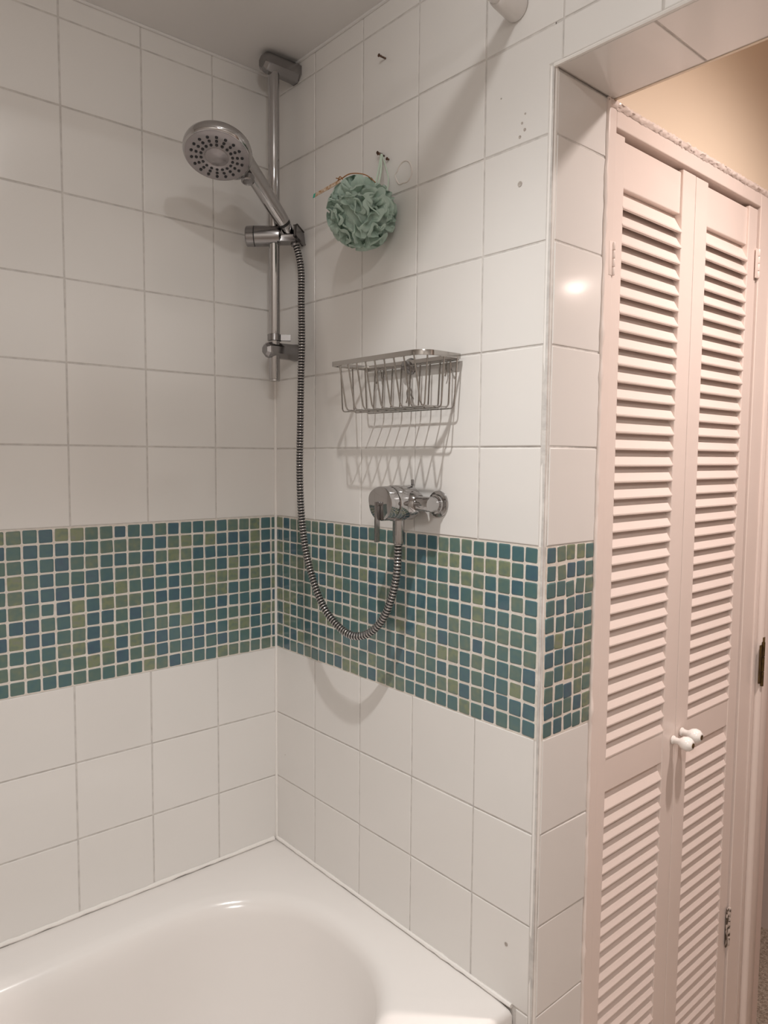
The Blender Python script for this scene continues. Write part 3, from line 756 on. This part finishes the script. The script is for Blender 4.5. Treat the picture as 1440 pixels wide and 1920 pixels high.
# knobs on the meeting stiles
def knob(parent, x, z):
    bm = bmesh.new(); lathe(bm, (x, W + .001, z), (0, -1, 0), [(0, .0085), (.002, .0085), (.004, .0065), (.012, .0062), (.016, .0085), (.021, .0122), (.028, .0140), (.035, .0124), (.040, .0080), (.0405, .0065)], 28)
    k = adopt(finish('knob', bm, M_knob, None, True), parent) if False else finish('knob', bm, M_knob, parent, True)
    return k
def knob_screw(parent, x, z):
    pass
k1 = knob(dl, .427, -.4075); k2 = knob(dr, .461, -.4000)
for pr, x, z in ((dl, .427, -.4075), (dr, .461, -.4000)):
    bm = bmesh.new(); lathe(bm, (x, W + .001, z), (0, -1, 0), [(.0395, .0052), (.0412, .0050), (.0416, .003)], 16); finish('knob_screw', bm, M_brass, pr, True)
# painted hinges
def hinge(x, z0, z1, m, parent, name='hinge', r=.0032, lab=None):
    bm = bmesh.new(); n = 4; h = (z1 - z0) / n
    for i in range(n): lathe(bm, (x, W - .0015, z0 + i * h + .0006), (0, 0, 1), [(0, r * .9), (.0006, r), (h - .0018, r), (h - .0012, r * .9)], 12)
    boxv(bm, (x - .012, W - .0016, z0), (x + .001, W + .0006, z1), .0004)
    o = finish(name, bm, m, None, True, 40); adopt(o, parent); 
    if lab: o['label'] = lab
    return o
hinge(.1635, .430, .483, M_wood, cb); hinge(.1635, -.98, -.92, M_wood, cb)
hinge(.7140, .515, .575, M_wood, cb); hinge(.7140, -.955, -.865, M_worn, cb, lab='worn hinge with bare brass showing')
# lumpy old filler where the frame meets the wall above and the tiles
bm = bmesh.new(); prev = None; n = 150
for i in range(n + 1):
    x = D - .002 + (.80 - D) * i / n; 
    rg = []
    for j in range(7):
        a = j / 6; z = .688 + .013 * a + rs.gauss(0, .0009); y = W - .0008 - .0035 * sin(pi * a) * (1 + rs.gauss(0, .35)) - .0006
        rg.append(bm.verts.new((x, y, z)))
    if prev:
        for j in range(6): bm.faces.new((prev[j], prev[j + 1], rg[j + 1], rg[j]))
    prev = rg
o = finish('filler', bm, M_wood, None, True, 70); adopt(o, cb)
bm = bmesh.new(); sweep(bm, [(D + .001 + rs.gauss(0, .0006), W - .0005, FL + (SOF - FL) * i / 150) for i in range(151)], [.0032 + abs(rs.gauss(0, .0011)) for _ in range(151)], 6)
o = finish('filler', bm, M_wood, None, True, 70); adopt(o, cb)

# ------------------------------------------------------------------ doorway trim right of the cupboard
bm = bmesh.new()
boxv(bm, (.772, W - .004, FL), (.790, W + .05, .69), .002)
lathe(bm, (.802, W - .003, FL), (0, 0, 1), [(0, .011), (2.01, .011)], 16)
boxv(bm, (.790, W + .002, FL), (.815, W + .05, .69), .001)
boxv(bm, (.815, W - .010, FL), (.848, W + .06, .69), .003)
o = struct('trim_1', bm, M_wood, True)
bm = bmesh.new(); boxv(bm, (.848, W + .006, FL), (.918, W + .09, HC), .002); o2 = struct('wall_post', bm, M_hall)
bm = bmesh.new()
for i in range(3): lathe(bm, (.7965, W - .0155, -.372 + i * .034), (0, 0, 1), [(0, .0035), (.032, .0035)], 12)
boxv(bm, (.7835, W - .0150, -.365), (.7955, W - .0120, -.278), .0006)
boxv(bm, (.7975, W - .0150, -.368), (.8060, W - .0120, -.262), .0006)
h = finish('hinge', bm, M_brass, o, True, 40); h['label'] = 'dark brass hinge'
# ------------------------------------------------------------------ lamp fittings (out of the picture; the round panel is added for fill)
def fitting(loc, zc, name, label):
    e = empty(name, (loc[0], loc[1], zc), label, 'lamp')
    bm = bmesh.new(); lathe(bm, (loc[0], loc[1], zc), (0, 0, -1), [(0, .05), (.008, .05), (.012, .042), (.013, .016), (zc - loc[2] - .026, .014), (zc - loc[2] - .024, .010)], 32); adopt(finish('lamp_holder', bm, M_plast, None, True), e)
    return e
fitting(L1, CEIL, 'ceiling_lamp', 'white lamp holder on the bathroom ceiling above the bath')
fitting(L2, HC, 'ceiling_lamp', 'white lamp holder on the hall ceiling in front of the cupboard')
e = empty('ceiling_lamp', (L4[0], L4[1], CEIL), 'added round fill light panel on the bathroom ceiling behind the viewer', 'lamp')  # invented panel that carries the added fill light
bm = bmesh.new(); lathe(bm, (L4[0], L4[1], CEIL), (0, 0, -1), [(0, .165), (.026, .165), (.028, .160)], 48); adopt(finish('fill_panel', bm, M_plast, None, True), e)
e = empty('wall_lamp', (XW, L3[1], L3[2]), 'small lamp holder on the far hall wall', 'lamp')
bm = bmesh.new(); lathe(bm, (XW, L3[1], L3[2]), (-1, 0, 0), [(0, .035), (.006, .035), (.009, .012), (.014, .010)], 24); adopt(finish('lamp_holder', bm, M_plast, None, True), e)

# ------------------------------------------------------------------ stand everything on the floor level z=0
for o in list(S.objects):
    if o.parent is None and o.type in ('MESH', 'EMPTY'):
        o.location.z += FZ
